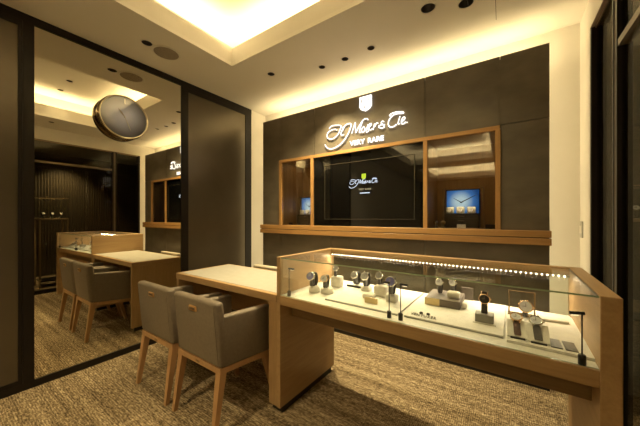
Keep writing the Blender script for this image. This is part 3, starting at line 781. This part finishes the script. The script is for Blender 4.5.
for (x, y, mt, lab, s) in ((-.505, 2.62, 'steel', 'small glass and steel ornament at the left end of the right niche', 1.0), (-.457, 2.68, 'brass', 'small brass ornament second from the left in the right niche', 1.05)):
    m = MB().lathe([(0, 0), (.02 * s, 0), (.022 * s, .004), (.008 * s, .012), (.010 * s, .03), (.022 * s, .042), (.022 * s, .055), (.012 * s, .062), (0, .063)], (0, 0, 0), 'z', 20)
    o = m.build('ornament', M[mt]); o.location = (x, y, NZ); tag(o, lab, 'ornament')
o = MB().bbox(-.035, .035, -.03, .03, 0, .035, .002, 1).build('small_box', M['black']); o.location = (-.088, 2.68, NZ); tag(o, 'small dark box at the right end of the right niche', 'box')
o = MB().bbox(-.018, .018, -.018, .018, 0, .030, .002, 1).build('small_box', M['strap_brown']); o.location = (-2.19, 2.57, NZ); tag(o, 'small dark red box at the left end of the left niche', 'box')

# ------------------------------------------------------------------ right glass wall and the corridor beyond
w = bpy.data.objects.new('window_1', None); COL.objects.link(w); w['kind'] = 'structure'
GX = .508
MB().box(GX, GX + .008, -1.6, 2.02, .06, 2.487).build('pane', M['wallglass'], w)
MB().box(GX, GX + .008, 2.092, 2.485, .06, 2.487).build('pane', M['wallglass'], w)
m = MB().mat(M['blackmetal']).box(RX + .002, .60, 2.470, 2.489, 0, 2.487).box(.485, .54, -1.6, 2.47, 0, .06)
m.box(.488, .545, 2.02, 2.040, .06, 2.487).box(.488, .545, 2.072, 2.092, .06, 2.487)
m.mat(M['darkbronze']).box(.492, .54, 2.040, 2.072, .06, 2.487).box(.491, .538, -1.6, 2.02, 2.125, 2.160).mat(M['bronze']).box(.500, .506, -1.6, 2.47, 2.478, 2.487)
m.build('window_frame', None, w)
# corridor shell
struct('ceiling_corridor', MB().box(.60, 3.2, RY, 6.2, 2.60, 2.65), M['corridor'])
m = MB().box(2.35, 2.45, -3, 6.2, 0, 2.60)
for i in range(150):
    y = -1.0 + i * .045; m.box(2.325, 2.35, y, y + .022, 0, 2.30)
m.box(2.30, 2.35, -3, 6.2, 2.30, 2.36)
struct('wall_corridor', m, M['slats'])
m = MB().box(.60, 2.45, 6.0, 6.1, 0, 2.6).box(.60, 2.45, -3.1, -3.0, 0, 2.6).box(.60, .62, 2.9, 6.0, 0, 2.6)
struct('wall_corridor_end', m, M['slats'])
def make_showcase():
    t = thing('glass_showcase', 'x', 'showcase')
    z0, z1, a, b = 1.19, 1.58, .20, .195
    MB().bbox(-a, a, -b, b, z0, z0 + .035, .002, 1).build('tray', M['showbronze'], t)
    MB().mat(M['glass']).box(-a, a, -b, b, z0 + .036, z1).build('glass_box', None, t)
    m = MB()
    for p in ((-a, a, -b, -b + .012), (-a, a, b - .012, b), (-a, -a + .012, -b + .012, b - .012), (a - .012, a, -b + .012, b - .012)): m.box(*p, z1, z1 + .012)
    m.build('lid_frame', M['showbronze'], t)
    for sx in (-1, 1):
        for sy in (-1, 1): MB().box(sx * (a - .015) - .012, sx * (a - .015) + .012, sy * (b - .015) - .012, sy * (b - .015) + .012, 0, z0).build('leg', M['showbronze'], t)
    MB().box(-a + .03, a - .03, -b + .03, b - .03, .10, .12).build('shelf', M['blackmetal'], t)
    return t
sc1 = make_showcase(); sc1.location = (1.15, 1.31, 0); sc1['label'] = 'tall thin legged glass showcase beyond the glass wall, reflected in the mirror'
sc2 = dup(sc1, 'glass showcase glimpsed through the glass wall at the right edge', (1.22, 4.55, 0))
for k, (dx_, dy_) in enumerate(((-.08, -.12), (-.05, .0), (-.08, .11))):
    q = place(bright, ['watch at the near end inside the corridor showcase', 'watch in the middle inside the corridor showcase', 'watch at the far end inside the corridor showcase'][k], (1.15 + dx_, 1.31 + dy_, 1.226), PI * 1.5, 1.3, False, 'watches in the corridor showcase')
q = place(bright, 'watch inside the showcase at the right edge of the photo', (1.22 + .02, 4.55, 1.226), 0, 1.9, False, 'watches in the corridor showcase')

# ------------------------------------------------------------------ lights
WARM = (1.0, .79, .42)
def area(name, loc, sx, sy, energy, rot, col=WARM, spread=PI):
    l = bpy.data.lights.new(name, 'AREA'); l.shape = 'RECTANGLE'; l.size = sx; l.size_y = sy; l.energy = energy; l.color = col; l.spread = spread
    o = bpy.data.objects.new(name, l); COL.objects.link(o); o.location = loc; o.rotation_euler = rot; return o
def spot(name, loc, energy, size=80, blend=.6, aim=None, rad=.02, col=WARM):
    l = bpy.data.lights.new(name, 'SPOT'); l.energy = energy; l.spot_size = math.radians(size); l.spot_blend = blend; l.shadow_soft_size = rad; l.color = col
    o = bpy.data.objects.new(name, l); COL.objects.link(o); o.location = loc
    if aim: o.rotation_euler = (Vector(aim) - Vector(loc)).to_track_quat('-Z', 'Y').to_euler()
    return o
UP = (PI, 0, 0)
K = 1.0
for c in (C1, C2):
    for (x, y, a, b) in ((c[0] - .14, (c[2] + c[3]) / 2, .16, c[3] - c[2]), (c[1] + .14, (c[2] + c[3]) / 2, .16, c[3] - c[2]), ((c[0] + c[1]) / 2, c[2] - .14, c[1] - c[0], .16), ((c[0] + c[1]) / 2, c[3] + .14, c[1] - c[0], .16)):
        area('cove_light', (x, y, H + .06), a, b, 5.2 * max(a, b) * K, UP)
# behind the panelling
area('back_wall_wash', (-1.16, 2.61, 2.455), 2.85, .04, 8.5, (PI - .45, 0, 0))
area('panel_edge_glow', (-2.56, 2.66, 1.30), 2.4, .04, 1.7, (0, PI / 2, 0))
area('panel_edge_glow', (.235, 2.66, 1.30), 2.4, .04, 2.1, (0, -PI / 2, 0))
# downlights
for (x, y, r), e in zip(DL, (45, 150, 34, 34, 12, 9, 9, 8, 30, 24, 16)):
    spot('downlight_beam', (x, y, H - .004), e, 88, .8, None, .014)
for (x, y, r), e in zip(DLU, (5, 5, 130)): spot('downlight_beam', (x, y, UZ - .004), e, 100, .8, None, .014)
# case lighting
area('case_led', (-.45, ey1 - .081, .940), 1.36, .01, 3.8, (math.radians(-20), 0, CR), (1, .82, .55))
# niches
for xc in (-2.04, -.30):
    area('niche_light', (xc, 2.70, 1.905), .40, .02, .12, (0, 0, 0))
    spot('niche_fill_spot', (xc, 2.56, 1.90), 26, 26, .5, (xc, 2.78, 1.31))  # added to brighten the watches and pillows, no fitting modelled
# corridor: added spots that bring out the showcases and slats
spot('corridor_fill_spot', (1.15, 1.31, 2.58), 110, 50, .7); spot('corridor_fill_spot', (.85, 1.0, 2.58), 90, 50, .7, (1.1, 1.3, 1.2)); spot('corridor_fill_spot', (1.22, 4.5, 2.58), 25, 26, .7); spot('corridor_fill_spot', (1.75, 1.7, 2.58), 70, 90, .7, (2.3, 1.7, 1.0))

wd = bpy.data.worlds.new('World'); scene.world = wd; wd.use_nodes = True
wd.node_tree.nodes['Background'].inputs[0].default_value = (.02, .015, .01, 1); wd.node_tree.nodes['Background'].inputs[1].default_value = .3

# ------------------------------------------------------------------ camera
cd = bpy.data.cameras.new('Camera'); cam = bpy.data.objects.new('Camera', cd); COL.objects.link(cam)
cam.location = (0, 0, 1.24); cam.rotation_euler = (PI / 2, 0, th)
cd.sensor_width = 36; cd.lens = f_ / 640 * 36; cd.shift_y = 4.2 / 640; cd.clip_start = .02
scene.camera = cam
vs = scene.view_settings
vs.view_transform = 'Standard'; vs.look = 'None'; vs.exposure = 0.45; vs.gamma = 1; vs.use_curve_mapping = False
try:
    scene.cycles.max_bounces = 12; scene.cycles.transparent_max_bounces = 16; scene.cycles.sample_clamp_indirect = 6
    scene.cycles.use_denoising = True
except Exception: pass
